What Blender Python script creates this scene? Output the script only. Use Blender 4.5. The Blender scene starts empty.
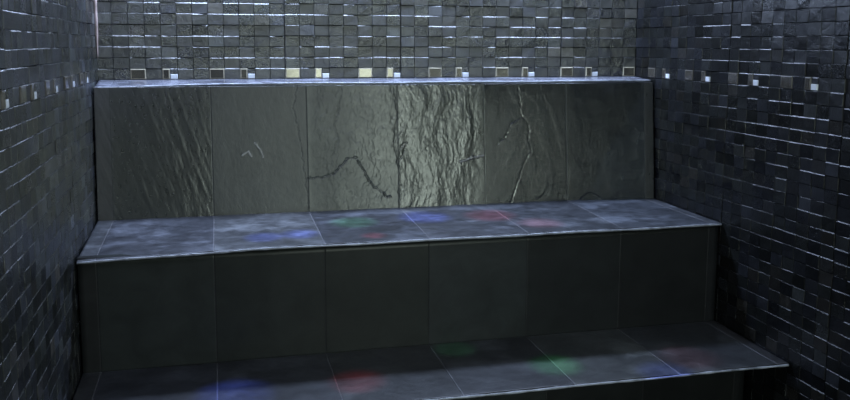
import bpy, math, random
import numpy as np
from mathutils import Matrix, Vector
random.seed(7)
RNG = np.random.default_rng(11)
S = bpy.context.scene
C = S.collection

# ------------------------------------------------------------------ measures (metres)
XR, P, HZ = 2.5217, 2.5217 / 38, 0.0476          # room width, mosaic tile width and height
ZL, ZS, ZT = 1.4017, 0.8249, 0.3959              # ledge, seat, step
DL, DB, DS, DR, DT = 0.1834, 0.2588, 0.821, 0.7932, 1.2869
ZC, YF = 2.12, -4.60                             # ceiling, front wall
LT, W = 0.0682, 0.40                             # slab joints
JOINTS = [LT + W * k for k in range(7)]

# ------------------------------------------------------------------ helpers
def link(name, me, mat=None, parent=None):
    o = bpy.data.objects.new(name, me)
    C.objects.link(o)
    if mat:
        for m in (mat if isinstance(mat, list) else [mat]):
            me.materials.append(m)
    if parent:
        o.parent = parent
    return o

def structure(o):
    o['kind'] = 'structure'
    return o

def tag(o, label, cat, group=None):
    o['label'] = label
    o['category'] = cat
    if group:
        o['group'] = group
    return o

def empty(name, loc, label, cat):
    o = bpy.data.objects.new(name, None)
    C.objects.link(o)
    o.location = loc
    o.empty_display_size = 0.1
    return tag(o, label, cat)

def mesh_from(name, verts, faces, smooth=False):
    me = bpy.data.meshes.new(name)
    me.from_pydata([tuple(v) for v in verts], [], faces)
    me.update()
    if smooth:
        me.polygons.foreach_set('use_smooth', [True] * len(me.polygons))
    return me

def box_data(a, b):
    (x0, y0, z0), (x1, y1, z1) = a, b
    v = [(x0,y0,z0),(x1,y0,z0),(x1,y1,z0),(x0,y1,z0),(x0,y0,z1),(x1,y0,z1),(x1,y1,z1),(x0,y1,z1)]
    f = [(0,3,2,1),(4,5,6,7),(0,1,5,4),(1,2,6,5),(2,3,7,6),(3,0,4,7)]
    return v, f

def boxes(name, lst, mat, parent=None):
    V, F = [], []
    for a, b in lst:
        v, f = box_data(a, b)
        n = len(V)
        V += v
        F += [tuple(i + n for i in q) for q in f]
    return link(name, mesh_from(name, V, F), mat, parent)

# numpy gradient noise -------------------------------------------------------
PERM = RNG.permutation(512)
GR = RNG.normal(size=(512, 2))
GR /= np.linalg.norm(GR, axis=1)[:, None]
def noise2(x, y):
    xi, yi = np.floor(x).astype(int), np.floor(y).astype(int)
    xf, yf = x - xi, y - yi
    u, v = xf**3 * (xf * (xf * 6 - 15) + 10), yf**3 * (yf * (yf * 6 - 15) + 10)
    def g(ix, iy, dx, dy):
        h = PERM[(PERM[ix % 512] + iy) % 512]
        return GR[h, 0] * dx + GR[h, 1] * dy
    a = g(xi, yi, xf, yf); b = g(xi + 1, yi, xf - 1, yf)
    c = g(xi, yi + 1, xf, yf - 1); d = g(xi + 1, yi + 1, xf - 1, yf - 1)
    return (a + u * (b - a)) * (1 - v) + (c + u * (d - c)) * v
def fbm(x, y, octv=4, gain=0.5):
    r, amp = 0, 1.0
    for i in range(octv):
        r = r + amp * noise2(x * 2**i + 17.3 * i, y * 2**i + 5.7 * i)
        amp *= gain
    return r
def terrace(n, steps, sharp=0.16):
    q = n * steps
    f = np.floor(q)
    t = np.clip((q - f) / sharp, 0, 1)
    return (f + t * t * (3 - 2 * t)) / steps
def sstep(a, b, x):
    t = np.clip((x - a) / (b - a), 0, 1)
    return t * t * (3 - 2 * t)
def seg_dist(x, y, pts):
    d = np.full(x.shape, 9.0)
    for (ax, ay), (bx, by) in zip(pts[:-1], pts[1:]):
        vx, vy = bx - ax, by - ay
        t = np.clip(((x - ax) * vx + (y - ay) * vy) / (vx * vx + vy * vy + 1e-9), 0, 1)
        d = np.minimum(d, np.hypot(x - ax - t * vx, y - ay - t * vy))
    return d

# ------------------------------------------------------------------ materials
def node_mat(name):
    m = bpy.data.materials.new(name)
    m.use_nodes = True
    nt = m.node_tree
    return m, nt, nt.nodes['Principled BSDF']

def slate_mat(name, scale=(1, 1, 1), bump=0.25, dist=0.004, mottle=(0.62, 1.45), spec=0.6, nscale=14, ior=1.5):
    m, nt, b = node_mat(name)
    N, L = nt.nodes, nt.links
    tc = N.new('ShaderNodeTexCoord')
    mp = N.new('ShaderNodeMapping'); mp.inputs['Scale'].default_value = scale
    L.new(tc.outputs['Object'], mp.inputs['Vector'])
    at = N.new('ShaderNodeAttribute'); at.attribute_name = 'tint'
    rg = N.new('ShaderNodeAttribute'); rg.attribute_name = 'rgh'
    n1 = N.new('ShaderNodeTexNoise'); n1.inputs['Scale'].default_value = nscale
    n1.inputs['Detail'].default_value = 6; n1.inputs['Roughness'].default_value = 0.62
    n1.inputs['Distortion'].default_value = 0.6
    n2 = N.new('ShaderNodeTexNoise'); n2.inputs['Scale'].default_value = nscale * 6
    n2.inputs['Detail'].default_value = 5; n2.inputs['Roughness'].default_value = 0.6
    for n in (n1, n2):
        L.new(mp.outputs['Vector'], n.inputs['Vector'])
    mr = N.new('ShaderNodeMapRange')
    mr.inputs['From Min'].default_value = 0.3; mr.inputs['From Max'].default_value = 0.7
    mr.inputs['To Min'].default_value, mr.inputs['To Max'].default_value = mottle
    L.new(n1.outputs['Fac'], mr.inputs['Value'])
    vm = N.new('ShaderNodeVectorMath'); vm.operation = 'SCALE'
    L.new(at.outputs['Color'], vm.inputs[0]); L.new(mr.outputs['Result'], vm.inputs['Scale'])
    L.new(vm.outputs['Vector'], b.inputs['Base Color'])
    ma = N.new('ShaderNodeMath'); ma.operation = 'MULTIPLY_ADD'
    L.new(n2.outputs['Fac'], ma.inputs[0]); ma.inputs[1].default_value = 0.14
    sb = N.new('ShaderNodeMath'); sb.operation = 'SUBTRACT'; sb.inputs[1].default_value = 0.07
    L.new(rg.outputs['Fac'], sb.inputs[0]); L.new(sb.outputs[0], ma.inputs[2])
    L.new(ma.outputs[0], b.inputs['Roughness'])
    mx = N.new('ShaderNodeMath'); mx.operation = 'MULTIPLY_ADD'; mx.inputs[1].default_value = 0.35
    L.new(n2.outputs['Fac'], mx.inputs[0]); L.new(n1.outputs['Fac'], mx.inputs[2])
    bp = N.new('ShaderNodeBump'); bp.inputs['Strength'].default_value = bump
    bp.inputs['Distance'].default_value = dist
    L.new(mx.outputs[0], bp.inputs['Height']); L.new(bp.outputs['Normal'], b.inputs['Normal'])
    b.inputs['Specular IOR Level'].default_value = spec
    b.inputs['IOR'].default_value = ior
    return m

M_MOSAIC = slate_mat('split_slate_mosaic', bump=0.8, dist=0.007, nscale=24, spec=1.0, ior=1.66)
M_SIDE = slate_mat('dark_split_slate_mosaic', bump=0.5, dist=0.006, nscale=24, spec=0.5, ior=1.5)
M_BACK = slate_mat('riven_slate_slab', scale=(1.3, 1, 0.7), bump=0.35, dist=0.004, nscale=10, spec=1.0, ior=1.58)
M_FLAT = slate_mat('honed_slate_slab', bump=0.3, dist=0.004, nscale=9, mottle=(0.55, 1.5), spec=0.6)
M_RISER = slate_mat('dark_slate_slab', bump=0.12, dist=0.003, nscale=9, mottle=(0.8, 1.25), spec=0.3)

def plain(name, col, rough, metallic=0.0, var=0.25, nscale=30, spec=0.5, bump=0.0):
    m, nt, b = node_mat(name)
    N, L = nt.nodes, nt.links
    tc = N.new('ShaderNodeTexCoord')
    n = N.new('ShaderNodeTexNoise'); n.inputs['Scale'].default_value = nscale
    n.inputs['Detail'].default_value = 4
    L.new(tc.outputs['Object'], n.inputs['Vector'])
    mr = N.new('ShaderNodeMapRange')
    mr.inputs['From Min'].default_value = 0.3; mr.inputs['From Max'].default_value = 0.7
    mr.inputs['To Min'].default_value = 1 - var; mr.inputs['To Max'].default_value = 1 + var
    L.new(n.outputs['Fac'], mr.inputs['Value'])
    vm = N.new('ShaderNodeVectorMath'); vm.operation = 'SCALE'; vm.inputs[0].default_value = col
    L.new(mr.outputs['Result'], vm.inputs['Scale'])
    L.new(vm.outputs['Vector'], b.inputs['Base Color'])
    b.inputs['Roughness'].default_value = rough
    b.inputs['Metallic'].default_value = metallic
    b.inputs['Specular IOR Level'].default_value = spec
    if bump:
        bp = N.new('ShaderNodeBump'); bp.inputs['Strength'].default_value = bump
        bp.inputs['Distance'].default_value = 0.002
        L.new(n.outputs['Fac'], bp.inputs['Height']); L.new(bp.outputs['Normal'], b.inputs['Normal'])
    return m

M_GROUT = plain('dark_grout', (0.012, 0.012, 0.014), 0.8)
M_EDGE = plain('worn_slate_edge_glint', (0.30, 0.32, 0.38), 0.30, var=0.55, nscale=22, spec=0.7, bump=0.3)  # worn pale stone, brightened to carry the line of light along the edges
M_BEAD = plain('pinkish_grout_bead', (0.30, 0.23, 0.21), 0.6, var=0.35)
M_GOLD = plain('gold_mirror_glass', (0.185, 0.170, 0.143), 0.14, metallic=0.75, var=0.12, nscale=60, bump=0.05)
M_RIM_GLINT = plain('cream_rim_glint', (0.42, 0.38, 0.29), 0.3, var=0.35)  # bright reflections on the bevels, put into the rim colour
M_RIM_DIM = plain('dim_rim_glint', (0.11, 0.10, 0.085), 0.35, var=0.5)  # dimmer copy of the rim colour, for the fainter glints on the side walls
M_WHITE = plain('white_glass', (0.80, 0.84, 0.90), 0.18, var=0.05)
M_CEIL = plain('dark_ceiling_render', (0.05, 0.05, 0.055), 0.6)
M_FLOOR = plain('dark_slate_floor', (0.03, 0.032, 0.035), 0.4, nscale=8)
M_ALU = plain('brushed_aluminium', (0.5, 0.5, 0.5), 0.35, metallic=1.0, var=0.1)

def clear_glass():
    m, nt, b = node_mat('clear_door_glass')
    N, L = nt.nodes, nt.links
    t = N.new('ShaderNodeBsdfTransparent'); t.inputs['Color'].default_value = (0.93, 0.97, 0.94, 1)
    g = N.new('ShaderNodeBsdfGlossy'); g.inputs['Roughness'].default_value = 0.02
    mx = N.new('ShaderNodeMixShader')
    fr = N.new('ShaderNodeFresnel'); fr.inputs['IOR'].default_value = 1.45
    L.new(fr.outputs[0], mx.inputs[0]); L.new(t.outputs[0], mx.inputs[1]); L.new(g.outputs[0], mx.inputs[2])
    L.new(mx.outputs[0], N['Material Output'].inputs['Surface'])
    return m
M_GLASS = clear_glass()

# ------------------------------------------------------------------ mosaic walls
def tile_geom(V, F, T, R, O, U, N, u0, u1, z0, z1, d, tint, rgh, relief=1.0, c=0.0025):
    """one split-slate mosaic tile: riven front, chamfered shoulders, sides running into the grout"""
    n = len(V)
    j = [relief * random.gauss(0, 0.0012) for _ in range(4)]
    q = random.random()
    cc = [c * 0.3, c * 0.25, c * (0.3 + 1.4 * q), c * 0.25]      # bottom, right, top, left
    fr = [(u0 + cc[3], z0 + cc[0]), (u1 - cc[1], z0 + cc[0]), (u1 - cc[1], z1 - cc[2]), (u0 + cc[3], z1 - cc[2])]
    ou = [(u0, z0), (u1, z0), (u1, z1), (u0, z1)]
    for k, (u, z) in enumerate(fr):
        V.append(O + U * u + N * (d + j[k]) + Vector((0, 0, z)))
    for k, (u, z) in enumerate(ou):
        V.append(O + U * u + N * (d + j[k] - c * 0.9) + Vector((0, 0, z)))
    for k, (u, z) in enumerate(ou):
        V.append(O + U * u + N * (-0.012) + Vector((0, 0, z)))
    F.append((n, n + 1, n + 2, n + 3))
    for k in range(4):
        l = (k + 1) % 4
        F.append((n + 4 + k, n + 4 + l, n + l, n + k))
        F.append((n + 8 + k, n + 8 + l, n + 4 + l, n + 4 + k))
    gt = (0.008, 0.008, 0.010)                      # sides coloured grout-dark so they stay unlit; the worn top arris is smoother
    T.extend([tint, tint, gt, tint, gt, tint, gt, tint, gt])
    R.extend([rgh, rgh, 0.8, rgh, 0.8, 0.26, 0.8, rgh, 0.8])

def face_attrs(me, T, R):
    a = me.attributes.new('tint', 'FLOAT_COLOR', 'FACE')
    a.data.foreach_set('color', np.array([(t[0], t[1], t[2], 1) for t in T], dtype=np.float32).ravel())
    a = me.attributes.new('rgh', 'FLOAT', 'FACE')
    a.data.foreach_set('value', np.array(R, dtype=np.float32))

def slate_tint(warm, base):
    v = base * math.exp(random.gauss(0, 0.42))
    r = random.random()
    if r < 0.45: h = (0.93, 1.02, 1.02)
    elif r < 0.85: h = (0.90, 0.98, 1.18)
    elif r < 0.88 + warm * 0.3: h = (1.7, 1.6, 1.45)
    else: h = (1.0, 1.0, 1.04)
    return (v * h[0], v * h[1], v * h[2])

def mosaic_wall(name, O, U, N, cols, rows, accents, wide, warm, backing, mat, base, relief=1.0):
    """cols, rows: edge lists; accents: set of (col,row0-kind); wide: column joints that are wider"""
    V, F, T, R = [], [], [], []
    coljit = {}
    shift = 0.0
    runs = []                                        # neighbours often stand proud together
    for ri in range(len(rows) - 1):
        L = []
        while len(L) < len(cols):
            L += [max(-0.0035, min(0.0055, random.gauss(0, 0.0020)))] * random.choice((1, 1, 2, 2, 3, 4))
        runs.append(L)
    g = 0.0005
    for ci in range(len(cols) - 1):
        if ci in wide:
            shift = random.uniform(-0.0035, 0.0035)
        ga = 0.0026 if ci in wide else g
        gb = 0.0026 if (ci + 1) in wide else g
        u0, u1 = cols[ci] + ga + 0.0003, cols[ci + 1] - gb - 0.0003
        if u1 - u0 < 0.006:
            continue
        for ri in range(len(rows) - 1):
            z0, z1 = rows[ri] + g, rows[ri + 1] - g
            kind = accents.get((ci, ri))
            d = relief * (runs[ri][ci] + random.gauss(0, 0.0006))
            rgh = random.uniform(0.20, 0.36)
            t = slate_tint(warm, base)
            if kind == 'full':
                continue
            sh = shift if kind is None and (ci, ri + 1) not in accents and (ci, ri - 1) not in accents else 0
            if kind == 'half':      # left half: gold tile; right half: small dark tile over a white one
                um, zm = (cols[ci] + cols[ci + 1]) / 2, (rows[ri] + rows[ri + 1]) / 2
                tile_geom(V, F, T, R, O, U, N, um + g, u1, zm + g, z1, d, t, rgh, relief)
                continue
            tile_geom(V, F, T, R, O, U, N, u0, u1, z0 + sh, z1 + sh, d, t, rgh, relief)
    for a, b in backing:
        v, f = box_data(a, b)
        n = len(V)
        V += [Vector(p) for p in v]
        F += [tuple(i + n for i in q) for q in f]
        T += [(0.010, 0.010, 0.012)] * 6
        R += [0.7] * 6
    me = mesh_from(name, V, F)
    face_attrs(me, T, R)
    o = structure(link(name, me, mat))
    return o

row0 = 29
ROWS = [ZL + HZ * (j - row0) for j in range(0, 46)]
ROWS = [z for z in ROWS if z < ZC] + [ZC]
while ROWS[0] < 0: ROWS.pop(0)
ROWS = [0.0] + ROWS if ROWS[0] > 0.004 else ROWS
R0 = min(range(len(ROWS)), key=lambda i: abs(ROWS[i] - ZL))

# back wall (only the part above the bench ledge carries mosaic)
cols_b = [P * k for k in range(39)]
rows_b = ROWS[R0:]
acc_b = {}
for k in range(8):
    acc_b[(5 * k + 2, 0)] = 'full'
    if 5 * k + 4 < 38:
        acc_b[(5 * k + 4, 0)] = 'half'
O_b, U_b, N_b = Vector((0, 0, 0)), Vector((1, 0, 0)), Vector((0, -1, 0))
mosaic_wall('wall_back', O_b, U_b, N_b, cols_b, rows_b, acc_b, {12, 20, 32}, 0.08,
            [((-0.12, 0.009, 0), (XR + 0.12, 0.12, ZC))], M_MOSAIC, 0.019)

# left wall: u runs from the front wall to the back wall
YL0 = -0.3107 + 0.25 * P
LLEN = -YF
kl = int((YL0 - YF) / P)
cols_l = [0.0] + [(YL0 - P * (kl - k)) - YF for k in range(kl + 1)]
cols_l += [cols_l[-1] + P * k for k in range(1, 6) if cols_l[-1] + P * k < LLEN - 0.004] + [LLEN]
i0 = min(range(len(cols_l)), key=lambda i: abs(cols_l[i] + YF - YL0)) - 1      # column of the white tile nearest the back
acc_l = {}
for k in range(6):
    acc_l[(i0 - 5 * k, R0)] = 'half'
    acc_l[(i0 - 5 * k - 2, R0)] = 'full'
O_l, U_l, N_l = Vector((0, YF, 0)), Vector((0, 1, 0)), Vector((1, 0, 0))
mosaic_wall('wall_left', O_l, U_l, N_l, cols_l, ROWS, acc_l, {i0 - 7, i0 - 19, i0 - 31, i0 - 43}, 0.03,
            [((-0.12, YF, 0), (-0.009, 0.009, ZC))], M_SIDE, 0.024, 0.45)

# right wall: u runs from the back wall to the front wall
YR0 = 0.3201 + 0.25 * P
kr = int(YR0 / P)
cols_r = [0.0] + [YR0 - P * (kr - k) for k in range(kr + 1)]
if cols_r[1] < 0.004: cols_r.pop(1)
i1 = min(range(len(cols_r)), key=lambda i: abs(cols_r[i] - YR0)) - 1
while cols_r[-1] + P < LLEN - 0.004: cols_r.append(cols_r[-1] + P)
cols_r.append(LLEN)
acc_r = {}
for k in range(6):
    acc_r[(i1 + 5 * k, R0)] = 'half'
    if i1 + 5 * k - 2 >= 0: acc_r[(i1 + 5 * k - 2, R0)] = 'full'
O_r, U_r, N_r = Vector((XR, 0, 0)), Vector((0, -1, 0)), Vector((-1, 0, 0))
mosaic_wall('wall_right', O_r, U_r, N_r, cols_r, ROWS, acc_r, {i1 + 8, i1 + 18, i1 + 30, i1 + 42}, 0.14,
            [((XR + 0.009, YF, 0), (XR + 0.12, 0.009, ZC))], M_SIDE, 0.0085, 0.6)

# front wall, behind the camera, with a glazed door; floor, ceiling
DX0, DX1, DZ = 1.14, 2.34, 2.02
structure(boxes('wall_front', [((-0.12, YF - 0.12, 0), (DX0 - 0.05, YF, ZC)), ((DX1 + 0.05, YF - 0.12, 0), (XR + 0.12, YF, ZC)),
                               ((DX0 - 0.05, YF - 0.12, DZ + 0.05), (DX1 + 0.05, YF, ZC))], M_FLOOR))
d1 = structure(boxes('door_1', [((DX0, YF - 0.06, 0.012), (DX1, YF - 0.05, DZ))], M_GLASS))
boxes('door_frame', [((DX0 - 0.05, YF - 0.10, 0), (DX0, YF - 0.01, DZ + 0.05)), ((DX1, YF - 0.10, 0), (DX1 + 0.05, YF - 0.01, DZ + 0.05)),
                     ((DX0, YF - 0.10, DZ), (DX1, YF - 0.01, DZ + 0.05))], M_ALU, d1)
structure(boxes('floor', [((-0.12, YF - 0.5, -0.1), (XR + 0.12, 0.12, 0))], M_FLOOR))
structure(boxes('ceiling', [((-0.12, YF - 0.12, ZC), (XR + 0.12, 0.12, ZC + 0.1))], M_CEIL))

# pale grout bead up the left back corner
def bead(name, x, y, z0, z1, r):
    V, F = [], []
    n, m = 26, 8
    for i in range(n + 1):
        z = z0 + (z1 - z0) * i / n
        rr = r * (0.75 + 0.35 * float(noise2(np.array([z * 9.0]), np.array([3.3]))[0]) * 2) * min(1, 0.25 + i / 5)
        for k in range(m):
            a = 2 * math.pi * k / m
            V.append((x + rr * math.cos(a), y + rr * math.sin(a), z))
    for i in range(n):
        for k in range(m):
            l = (k + 1) % m
            F.append((i * m + k, i * m + l, (i + 1) * m + l, (i + 1) * m + k))
    F.append(tuple(range(m))[::-1]); F.append(tuple(n * m + k for k in range(m)))
    return structure(link(name, mesh_from(name, V, F, True), M_BEAD))
bead('trim_1', 0.005, -0.006, ZL + 0.09, ZC - 0.002, 0.0085)

# ------------------------------------------------------------------ glass accent tiles
def accent(name, O, U, N, u0, u1, z0, z1, mats, dep=0.0035, rim=0.0042):
    """pillow-edged glass tile: front plate inside a two-step bevelled rim"""
    cu, cz = (u0 + u1) / 2, (z0 + z1) / 2
    w, h = (u1 - u0) / 2 - 0.0012, (z1 - z0) / 2 - 0.0012
    prof = [(0, -0.010), (0, dep - 0.0030), (rim * 0.30, dep - 0.0009), (rim, dep)]
    V, F, mi = [], [], []
    for ins, d in prof:
        for su, sz in ((-1, -1), (1, -1), (1, 1), (-1, 1)):
            V.append(U * (su * (w - ins)) + N * d + Vector((0, 0, sz * (h - ins))))
    for r in range(len(prof) - 1):
        for k in range(4):
            l = (k + 1) % 4
            F.append((r * 4 + k, r * 4 + l, r * 4 + 4 + l, r * 4 + 4 + k)); mi.append(0)
    n = (len(prof) - 1) * 4
    loc = O + U * cu + Vector((0, 0, cz))
    if len(mats) > 1:                                # plate set inside a bevelled rim with glints in its colour
        for su, sz in ((-1, -1), (1, -1), (1, 1), (-1, 1)):
            V.append(U * (su * (w - rim)) + N * -0.010 + Vector((0, 0, sz * (h - rim))))
        FR = F + [(n + k, n + (k + 1) % 4, n + 4 + (k + 1) % 4, n + 4 + k) for k in range(4)]
        FR += [(n + 4 + k, n + 4 + (k + 1) % 4, (k + 1) % 4, k) for k in range(4)]
        PV = []
        for d in (-0.010, dep - 0.0004):
            for su, sz in ((-1, -1), (1, -1), (1, 1), (-1, 1)):
                PV.append(U * (su * (w - rim)) + N * d + Vector((0, 0, sz * (h - rim))))
        PF = [(4, 5, 6, 7), (3, 2, 1, 0)] + [(k, (k + 1) % 4, 4 + (k + 1) % 4, 4 + k) for k in range(4)]
        o = link(name, mesh_from(name, PV, PF), mats[0])
        o.location = loc
        link('rim', mesh_from('rim', V, FR), mats[1], o)
        return o
    F.append((n, n + 1, n + 2, n + 3)); mi.append(0)
    F.append((3, 2, 1, 0)); mi.append(0)
    me = mesh_from(name, V, F)
    o = link(name, me, mats[0])
    o.location = loc
    return o

ORD = ['first', 'second', 'third', 'fourth', 'fifth', 'sixth', 'seventh', 'eighth']
look_full = ['dark pale-rimmed', 'mottled pale-rimmed', 'glowing cream', 'glowing cream'] + ['dark pale-rimmed'] * 4
look_half = ['dark pale-rimmed', 'dark pale-rimmed', 'glowing cream', 'glowing cream'] + ['dark pale-rimmed'] * 4

def place_accents(O, U, N, cols, ri_z, lst, wall, order):
    zf0, zf1 = ri_z
    for i, (kind, ci, k) in enumerate(lst):
        pos = ORD[k]
        u0, u1 = cols[ci], cols[ci + 1]
        um, zm = (u0 + u1) / 2, (zf0 + zf1) / 2
        if kind == 'full':
            o = accent('square_glass_tile', O, U, N, u0, u1, zf0, zf1, [M_GOLD, M_RIM_GLINT if wall == 'back' else M_RIM_DIM])
            lk = look_full[k] if wall == 'back' else 'dim grey'
            tag(o, '%s square glass tile on %s wall, %s square one from %s' % (lk, wall, pos, order), 'tile',
                'square glass tiles in the %s wall band' % wall)
        elif kind == 'half':
            o = accent('narrow_glass_tile', O, U, N, u0, um, zf0, zf1, [M_GOLD, M_RIM_GLINT if wall == 'back' else M_RIM_DIM])
            lk = look_half[k] if wall == 'back' else 'dim grey'
            tag(o, '%s narrow glass tile on %s wall, %s narrow one from %s' % (lk, wall, pos, order), 'tile',
                'narrow glass tiles in the %s wall band' % wall)
        else:
            o = accent('small_white_tile', O, U, N, um, u1, zf0, zm, [M_WHITE], dep=0.003, rim=0.002)
            tag(o, 'small white glass tile on %s wall, %s white one from %s' % (wall, pos, order), 'tile',
                'small white tiles in the %s wall band' % wall)

zr = (ROWS[R0], ROWS[R0 + 1])
lst = []
for k in range(8):
    lst.append(('full', 5 * k + 2, k))
    if k < 7:
        lst += [('half', 5 * k + 4, k), ('white', 5 * k + 4, k)]
place_accents(O_b, U_b, N_b, cols_b, zr, lst, 'back', 'left corner')
lst = []
for k in range(6):
    if k < 5:
        lst += [('full', i0 - 5 * k - 2, k)]
    lst += [('half', i0 - 5 * k, k), ('white', i0 - 5 * k, k)]
place_accents(O_l, U_l, N_l, cols_l, zr, [t for t in lst if t[2] < 5], 'left', 'back corner')
lst = []
for k in range(4):
    if i1 + 5 * k - 2 >= 0:
        lst += [('full', i1 + 5 * k - 2, k)]
    lst += [('half', i1 + 5 * k, k), ('white', i1 + 5 * k, k)]
place_accents(O_r, U_r, N_r, cols_r, zr, lst, 'right', 'back corner')

# ------------------------------------------------------------------ slabs: closed height-field solids
def lines(a, b, step, joints, g=0.0011):
    """sample positions along one side, with tight samples at the joints"""
    ss = list(np.linspace(a, b, max(2, int((b - a) / step) + 1)))
    for j in joints:
        if a + 0.01 < j < b - 0.01:
            ss = [s for s in ss if abs(s - j) > 4.6 * g]
            ss += [j - 4 * g, j - 2.2 * g, j - g, j, j + g, j + 2.2 * g, j + 4 * g]
    return np.array(sorted(ss))

def slab_solid(name, s, t, hfun, place, thick, mat, parent, tintfun, rghfun):
    """s, t sample lines; hfun height above the plane; place(s,t,h) -> xyz; a closed solid of that thickness"""
    A, B = np.meshgrid(s, t, indexing='ij')
    H = hfun(A, B)
    top = np.stack(place(A, B, H), -1)
    bot = np.stack(place(A, B, np.full(A.shape, -thick)), -1)
    ns, nt_ = len(s), len(t)
    V = np.concatenate([top.reshape(-1, 3)])
    idx = np.arange(ns * nt_).reshape(ns, nt_)
    F = np.stack([idx[:-1, :-1], idx[1:, :-1], idx[1:, 1:], idx[:-1, 1:]], -1).reshape(-1, 4)
    ring = np.concatenate([idx[:, 0], idx[-1, 1:], idx[-2::-1, -1], idx[0, -2:0:-1]])
    rb = bot.reshape(-1, 3)[ring]
    n = len(V)
    V = np.concatenate([V, rb, rb.mean(0)[None]])
    F = [tuple(f) for f in F.tolist()]
    m = len(ring)
    for k in range(m):
        l = (k + 1) % m
        F.append((int(ring[l]), int(ring[k]), n + k, n + l))
        F.append((n + l, n + k, n + m))
    me = mesh_from(name, V.tolist(), F)
    # outward orientation
    p = me.polygons[0]
    T = tintfun(A, B).reshape(-1, 3)
    Rr = rghfun(A, B).reshape(-1)
    T = np.concatenate([T, T[ring], T[:1]]); Rr = np.concatenate([Rr, Rr[ring], Rr[:1]])
    a = me.attributes.new('tint', 'FLOAT_COLOR', 'POINT')
    a.data.foreach_set('color', np.concatenate([T, np.ones((len(T), 1))], 1).astype(np.float32).ravel())
    a = me.attributes.new('rgh', 'FLOAT', 'POINT')
    a.data.foreach_set('value', Rr.astype(np.float32))
    sm = [True] * ((ns - 1) * (nt_ - 1)) + [False] * (len(F) - (ns - 1) * (nt_ - 1))
    me.polygons.foreach_set('use_smooth', sm)
    return link(name, me, mat, parent)

def joint_h(A, joints, depth=0.0012, w=0.0011):
    h = np.zeros(A.shape)
    for j in joints:
        h -= depth * (1 - sstep(w * 0.6, w * 2.2, abs(A - j)))
    return h

def slab_pick(A, joints, vals):
    """per-slab value by position along the row"""
    i = np.searchsorted(np.array(joints), A.ravel())
    i = np.clip(i, 0, len(vals) - 1)
    return np.array(vals)[i].reshape(A.shape + np.array(vals).shape[1:])

BENCH = empty('slate_bench', (XR / 2, -DS / 2, 0.0),
              'tall built-in bench of dark slate slabs with backrest and ledge against the back wall', 'bench')
STEP = empty('slate_step', (XR / 2, -(DS + DT) / 2, 0.0),
             'low dark slate footstep running along the foot of the bench', 'step')
def to_parent(o):
    o.matrix_parent_inverse = Matrix.Translation(-o.parent.location)
    return o

E0 = 0.007
X0, X1 = E0, XR - E0

# ---- backrest: leans back, top under the ledge
def px(x, y):
    """photo reading on the backrest -> (position along it, height fraction)"""
    X = np.interp(x, [97, 213, 310, 400, 487, 570, 646], JOINTS)
    yb = np.interp(x, [97, 213, 310, 400, 487, 655], [221.5, 216, 212, 207.5, 204, 196.5])
    return (float(X), float((yb - y) / (yb - 83.0)))
BH = ZL - 0.022 - (ZS - 0.0)
def pl(lst): return [(X, t * BH) for X, t in (px(*q) for q in lst)]
CR_C = pl([(309, 172), (322, 172), (335, 168), (349, 153), (357, 152), (365, 166), (373, 179), (391, 191)])
CR_C2 = pl([(345, 85), (341, 105), (336, 120), (340, 135), (334, 150)])
CR_D = pl([(397, 85), (400, 110), (396, 140), (401, 165), (399, 205)])
CR_D2 = pl([(398, 158), (402, 142), (409, 138), (406, 147), (400, 156)])
CR_B = pl([(300, 84), (296, 105), (301, 130), (305, 160), (308, 185), (310, 210)])
CR_E = pl([(522, 86), (524, 112), (532, 122), (531, 135), (534, 146), (526, 160), (518, 180), (511, 199)])
CR_E2 = pl([(500, 140), (508, 133), (514, 120), (524, 114)])
SC_D = pl([(462, 157), (474, 153), (486, 151)])
SC_B = pl([(243, 150), (249, 146), (252, 151)])
SC_B2 = pl([(256, 138), (261, 144), (264, 152)])
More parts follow.
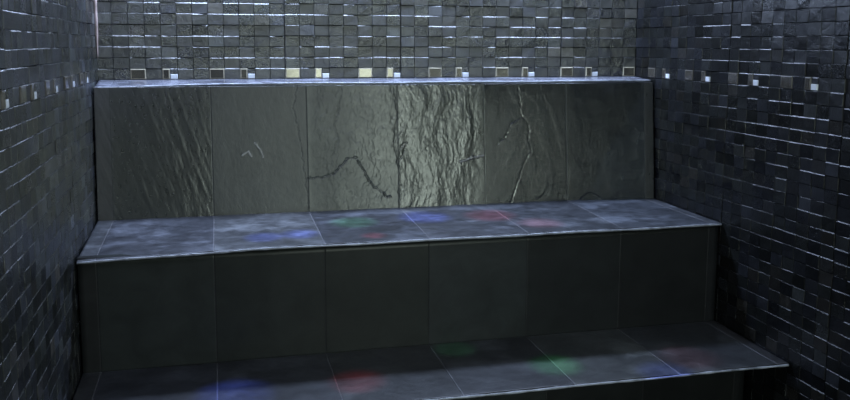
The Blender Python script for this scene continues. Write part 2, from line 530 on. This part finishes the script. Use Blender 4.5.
def back_h(A, B):
    z = B * BH
    wj = A + 0.004 * noise2(z * 9, A * 3)
    wC = sstep(0.86, 0.93, wj) * (1 - sstep(1.26, 1.28, wj))
    wD = sstep(1.25, 1.28, wj) * (1 - sstep(1.58, 1.68, wj + 0.06 * noise2(z * 6, A * 2)))
    wA = 1 - sstep(0.44, 0.48, wj)
    wE = sstep(1.66, 1.68, wj)
    h = 0.0006 * fbm(A * 7, z * 4, 4)
    n = fbm(A * 5.5 + 2, z * 3.4, 5, 0.66)
    hC = 0.0024 * terrace(n, 4.0, 0.12) + 0.0007 * fbm(A * 34, z * 26, 3, .6)
    n2 = fbm(A * 13 + 0.9 * noise2(A * 8, z * 5), z * 4.2 + 4, 5, 0.6)
    hD = 0.0030 * terrace(n2, 4.5, 0.16) + (0.0004 + 0.0010 * sstep(0.0, 0.4, noise2(A * 9, z * 5))) * fbm(A * 54, z * 24, 3, 0.6)
    q = A * 0.94 + z * 0.34
    hA = 0.0006 * fbm(q * 40, (z * 0.94 - A * 0.34) * 6, 4, 0.55)
    n3 = fbm(A * 3.2 + 9, z * 2.1 + 3, 3)
    hE = 0.0010 * terrace(n3, 3.0, 0.05)
    h = h + wC * hC + wD * hD + wA * hA + wE * hE
    wig = 0.0012 * noise2(A * 90, z * 90)
    A0, z0 = A, z
    A = A + 0.008 * fbm(A0 * 45, z0 * 45, 4, .65)
    z = z + 0.008 * fbm(A0 * 45 + 50, z0 * 45 + 9, 4, .65)
    for cr, dep, w in ((CR_C, 0.0036, 0.0021), (CR_C2, 0.0012, 0.003), (CR_D, 0.0016, 0.0024), (CR_D2, 0.002, 0.003),
                       (CR_B, 0.0010, 0.0022), (CR_E, 0.0011, 0.0018), (CR_E2, 0.0012, 0.002)):
        h = h - dep * (1 - sstep(w * 0.3, w * 1.6, seg_dist(A, z, cr) + wig))
    for cr, dep, w in ((SC_D, 0.003, 0.004), (SC_B, 0.001, 0.003), (SC_B2, 0.001, 0.003)):
        h = h + dep * (1 - sstep(w * 0.2, w * 1.4, seg_dist(A, z, cr) + wig))
    # a raised plate right of the crack and a lifted plate in the last slab
    return h + joint_h(A0, JOINTS[1:], 0.0004)
def back_place(A, B, H):
    Y = -DB + 0.004 + (DB - DL - 0.018) * B
    Z = ZS - 0.02 + (BH + 0.02) * B
    return A, Y - H * 0.995, Z + H * 0.1
def back_tint(A, B):
    t = slab_pick(A, JOINTS, [(.02,.02,.023),(.018,.021,.021),(.017,.020,.019),(.040,.045,.038),(.050,.055,.045),(.014,.017,.020),(.012,.015,.019),(.012,.013,.015)])
    n = fbm(A * 3.2 + 9, B * BH * 2.1 + 3, 3)
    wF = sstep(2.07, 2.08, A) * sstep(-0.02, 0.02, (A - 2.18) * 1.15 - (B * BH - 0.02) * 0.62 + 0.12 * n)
    z = B * BH
    for cr in (SC_D, SC_B, SC_B2):                   # fresh pale scratches
        k = 1 - sstep(0.0015, 0.0045, seg_dist(A + 0.004 * noise2(A * 50, z * 50), z, cr))
        t = t * (1 - k[..., None]) + 0.30 * k[..., None]
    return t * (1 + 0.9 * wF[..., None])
def back_rgh(A, B):
    r = slab_pick(A, JOINTS, [.4, .29, .46, .40, .28, .14, .12, .3])
    for j in JOINTS:
        r = r + (0.75 - r) * (1 - sstep(0.0012, 0.003, abs(A - j)))
    k = sstep(0.86, 0.90, A) * (1 - sstep(1.265, 1.275, A))
    return r + k * (0.07 - 0.13 * sstep(0.9, 1.26, A + 0.10 * fbm(A * 9, B * 3, 3)))
s = lines(X0, X1, 0.0030, JOINTS)
t = np.linspace(0, 1, 186)
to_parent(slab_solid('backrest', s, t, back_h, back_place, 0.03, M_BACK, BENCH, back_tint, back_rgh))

# ---- ledge on top of the backrest, falling a little to the front
def drop_l(A):   # sagging mortar at the left end
    return 0.012 * (1 - sstep(0.02, 0.55, A))
def ledge_place(A, B, H):
    Y = -0.010 - (DL - 0.018) * B
    Z = ZL - 0.0005 - 0.010 * B - drop_l(A) * B + H
    return A, Y, Z
def ledge_h(A, B):
    return 0.0012 * fbm(A * 5, B * 1.2, 4) + joint_h(A, JOINTS, 0.0015)
JL = JOINTS
s2 = lines(X0, X1, 0.012, JL)
to_parent(slab_solid('ledge', s2, np.linspace(0, 1, 18), ledge_h, ledge_place, 0.010, M_FLAT, BENCH,
          lambda A, B: np.ones(A.shape + (3,)) * np.array([.13, .135, .165]) * (1 + 0.8 * fbm(A * 5, B * 3, 4))[..., None],
          lambda A, B: .25 + .10 * fbm(A * 5, B * 2, 3)))

# ---- edge trims: rounded nosing following a front edge
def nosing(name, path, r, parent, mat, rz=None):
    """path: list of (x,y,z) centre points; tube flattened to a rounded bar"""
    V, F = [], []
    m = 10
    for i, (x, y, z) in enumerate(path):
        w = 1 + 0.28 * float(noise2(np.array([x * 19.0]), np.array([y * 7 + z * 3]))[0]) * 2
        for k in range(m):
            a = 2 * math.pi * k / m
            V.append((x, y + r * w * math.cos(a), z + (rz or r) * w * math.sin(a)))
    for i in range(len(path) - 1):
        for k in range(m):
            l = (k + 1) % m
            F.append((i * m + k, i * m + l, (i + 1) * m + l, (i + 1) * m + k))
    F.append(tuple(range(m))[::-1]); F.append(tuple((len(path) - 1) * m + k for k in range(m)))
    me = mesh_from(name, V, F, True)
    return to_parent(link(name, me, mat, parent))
xs = np.linspace(X0 + 0.002, X1 - 0.002, 160)
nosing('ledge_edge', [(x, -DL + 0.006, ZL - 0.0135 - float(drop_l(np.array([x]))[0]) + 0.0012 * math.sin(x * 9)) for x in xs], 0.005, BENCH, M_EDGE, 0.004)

# ---- seat
def seat_drop(A, B):
    return 0.0145 * np.clip(1 - A / 0.6, 0, 1) * B
def seat_z(A, B):
    return ZS + 0.013 * (1 - B) * (1 - 0.9 * sstep(2.0, 2.5, A)) - seat_drop(A, B)
def seat_place(A, B, H):
    Y = -DB + 0.02 - (DS - DB + 0.02 - 0.008) * B
    return A, Y, seat_z(A, B) + H
def seat_h(A, B):
    d = B * 0.56
    h = 0.0013 * fbm(A * 6, d * 6, 4) + 0.0012 * terrace(fbm(A * 4 + 7, d * 5, 3), 3, .1)
    return h + joint_h(A, JOINTS, 0.0010) + 0.0012 * (noise2(A * 0 + np.searchsorted(JOINTS, A.ravel()).reshape(A.shape) * 1.7, d * 0 + .4))
def pale_joint(t, A, amt):
    k = np.zeros(A.shape)
    for j in JOINTS:
        k = np.maximum(k, 1 - sstep(0.0012, 0.0026, abs(A - j)))
    return t + (np.array([1.0, 1.0, 1.1]) * amt - t) * (k * (amt > 0))[..., None]
def seat_tint(A, B):
    t = slab_pick(A, JOINTS, [(.085,.09,.10),(.070,.075,.090),(.090,.095,.105),(.050,.054,.066),(.060,.063,.074),(.056,.060,.070),(.060,.066,.080),(.06,.064,.075)])
    d = B * 0.56
    sm = sstep(0.0, 0.5, fbm(A * 3.6 + 1, d * 6 + 8, 6, .62)) * 0.8 + 0.35 * fbm(A * 22, d * 30, 4, .6)
    return pale_joint(t * (0.62 + 0.95 * sm)[..., None] * 1.3, A, 0.16)
s3 = lines(X0, X1, 0.0075, JOINTS)
to_parent(slab_solid('seat', s3, np.linspace(0, 1, 70), seat_h, seat_place, 0.010, M_FLAT, BENCH, seat_tint,
          lambda A, B: slab_pick(A, JOINTS, [.4, .36, .36, .34, .34, .34, .38, .38])))
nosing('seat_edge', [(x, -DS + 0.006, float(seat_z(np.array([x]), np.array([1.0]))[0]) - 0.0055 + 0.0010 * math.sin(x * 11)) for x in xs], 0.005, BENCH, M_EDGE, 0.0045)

# ---- riser under the seat
def riser_place(y0, z0, z1):
    def f(A, B, H):
        return A, y0 - H, z0 + (z1 - z0) * B
    return f
def riser_h(A, B):
    return 0.0010 * fbm(A * 6, B * 3, 4) + joint_h(A, JOINTS, 0.0007)
RT = [(.026,.027,.027),(.030,.034,.033),(.024,.027,.026),(.022,.025,.024),(.029,.033,.034),(.019,.021,.022),(.016,.017,.018),(.018,.019,.021)]
to_parent(slab_solid('riser', lines(X0, X1, 0.02, JOINTS), np.linspace(0, 1, 30), riser_h,
          riser_place(-DR, 0.0, ZS - 0.008), 0.03, M_RISER, BENCH,
          lambda A, B: pale_joint(slab_pick(A, JOINTS, RT), A, 0.026), lambda A, B: np.full(A.shape, .34)))

# ---- step: tread slab and a set-back riser
def tread_z(A, B): return ZT + 0.004 * (1 - B)
def tread_place(A, B, H):
    Y = -DR - 0.0025 - (DT - DR - 0.0025 - 0.008) * B
    return A, Y, tread_z(A, B) + H
def tread_h(A, B):
    d = B * 0.49
    h = 0.0012 * fbm(A * 6 + 31, d * 6, 4) + 0.0012 * terrace(fbm(A * 3.6 + 17, d * 5 + 2, 3), 3, .1)
    dd = 0
    for (a, b) in (((1.90, .0), (2.19, .36)), ((.60, 0.02), (.57, .2)), ((1.02, 0.), (1.08, .12))):
        dd = dd + 0.0014 * (1 - sstep(.001, .006, seg_dist(A, d, [a, b])))
    return h + joint_h(A, JOINTS, 0.0010) + dd
def tread_tint(A, B):
    t = slab_pick(A, JOINTS, [(.05,.052,.055),(.052,.055,.066),(.052,.055,.064),(.052,.055,.060),(.050,.053,.060),(.082,.088,.088),(.056,.060,.066),(.050,.050,.054)])
    d = B * 0.49
    sm = sstep(0.0, 0.5, fbm(A * 3.1 + 21, d * 5 + 3, 6, .62)) * 0.8 + 0.35 * fbm(A * 22 + 7, d * 30, 4, .6)
    return pale_joint(t * (0.55 + 0.5 * sm)[..., None] * 0.9, A, 0.10)
to_parent(slab_solid('tread', lines(X0, X1, 0.0075, JOINTS), np.linspace(0, 1, 64), tread_h, tread_place, 0.010, M_FLAT, STEP, tread_tint,
          lambda A, B: np.full(A.shape, .38)))
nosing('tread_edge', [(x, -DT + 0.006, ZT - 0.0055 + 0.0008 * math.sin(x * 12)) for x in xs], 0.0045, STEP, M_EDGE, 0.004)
to_parent(slab_solid('riser', lines(X0, X1, 0.03, JOINTS), np.linspace(0, 1, 16), riser_h,
          riser_place(-1.02, 0.0, ZT - 0.03), 0.03, M_RISER, STEP,
          lambda A, B: pale_joint(slab_pick(A, JOINTS, RT), A, 0.026), lambda A, B: np.full(A.shape, .34)))

# ------------------------------------------------------------------ light
def area(name, loc, rot, sx, sy, power, col, spread=math.pi):
    l = bpy.data.lights.new(name, 'AREA')
    l.shape = 'RECTANGLE'; l.size = sx; l.size_y = sy
    l.energy = power; l.color = col; l.spread = spread
    o = bpy.data.objects.new(name, l); C.objects.link(o)
    o.location = loc; o.rotation_euler = rot
    return o
# daylight of the passage through the glazed door behind the camera
area('door_daylight', ((DX0 + DX1) / 2, YF - 0.16, 1.27), (math.radians(90), 0, math.radians(0)), DX1 - DX0, 1.42, 33, (0.92, 1.0, 0.95))
# blue-white light strips along the ceiling edge
area('back_light_strip', (XR / 2, -0.085, ZC - 0.01), (0, 0, 0), XR - 0.1, 0.14, 52, (0.56, 0.70, 1.0))
area('left_light_strip', (0.05, -1.6, ZC - 0.01), (0, 0, 0), 0.04, 3.0, 6.0, (0.60, 0.70, 1.0))
area('right_light_strip', (XR - 0.05, -1.6, ZC - 0.01), (0, 0, 0), 0.04, 3.0, 3.2, (0.60, 0.74, 1.0))

area('ceiling_fill_light', (XR / 2, -2.1, ZC - 0.01), (0, 0, 0), 0.9, 0.9, 9.0, (0.80, 0.90, 1.0))  # unseen fill light, added to lift the dark rear of the tread

def spot(name, at, col, power, ang=5.0, src=None):
    l = bpy.data.lights.new(name, 'SPOT')
    l.energy = power; l.color = col; l.spot_size = math.radians(ang); l.spot_blend = 1.0
    l.shadow_soft_size = 0.01
    o = bpy.data.objects.new(name, l); C.objects.link(o)
    src = Vector(src or (at[0], at[1] - 0.1, ZC - 0.03))
    o.location = src
    o.rotation_euler = (Vector(at) - src).to_track_quat('-Z', 'Y').to_euler()
BLUE, RED, GREEN, VIO = (0.08, 0.16, 1.0), (1.0, 0.05, 0.08), (0.08, 1.0, 0.25), (0.35, 0.2, 1.0)

# ------------------------------------------------------------------ camera
f, yaw, pit, rol = 846.03, 0.2406, 0.1302, 0.003
Fv = Vector((math.sin(yaw) * math.cos(pit), math.cos(yaw) * math.cos(pit), -math.sin(pit)))
Rv = Vector((math.cos(yaw), -math.sin(yaw), 0)); Uv = Rv.cross(Fv)
R2 = Rv * math.cos(rol) + Uv * math.sin(rol); U2 = Uv * math.cos(rol) - Rv * math.sin(rol)
cam = bpy.data.cameras.new('camera'); co = bpy.data.objects.new('camera', cam); C.objects.link(co)
m = Matrix((R2, U2, -Fv)).transposed().to_4x4()
CAM = Vector((0.4968, -3.8669, 1.5627))
m.translation = CAM
co.matrix_world = m
cam.sensor_fit = 'HORIZONTAL'; cam.sensor_width = 36; cam.lens = 36 * f / 850
cam.shift_y = -46.18 / 850
cam.clip_start = 0.05
S.camera = co

def ray(u, v, z):
    """the point of the level z that the photo shows at that spot (used to read where the coloured lights fall)"""
    d = Fv * f + R2 * (u - 425) + U2 * (200 - 46.18 - v)
    k = (z - CAM.z) / d.z
    return CAM + d * k
for i, (u, v, z, c, pw, an) in enumerate([
        (264, 238, ZS, BLUE, 11, 6), (300, 235, ZS, BLUE, 11, 6), (354, 224, ZS, GREEN, 6, 8), (374, 236, ZS, RED, 8, 4),
        (425, 219, ZS, BLUE, 14, 9), (490, 217, ZS, RED, 6, 9), (540, 224, ZS, RED, 3, 8),
        (235, 396, ZT, BLUE, 14, 8), (358, 382, ZT, RED, 8, 6), (556, 366, ZT, GREEN, 8, 6), (455, 350, ZT, GREEN, 2.5, 5),
        (665, 372, ZT, BLUE, 9, 6), (690, 358, ZT, RED, 2.5, 7)]):
    p = ray(u, v, z)
    spot('colour_spot', p, c, pw * 15, an * 1.35)

w = bpy.data.worlds.new('world'); S.world = w; w.use_nodes = True
w.node_tree.nodes['Background'].inputs[0].default_value = (0.02, 0.022, 0.026, 1)
w.node_tree.nodes['Background'].inputs[1].default_value = 1.0
vs = S.view_settings
vs.view_transform = 'Standard'; vs.look = 'None'; vs.exposure = 0.0; vs.gamma = 1.0; vs.use_curve_mapping = False
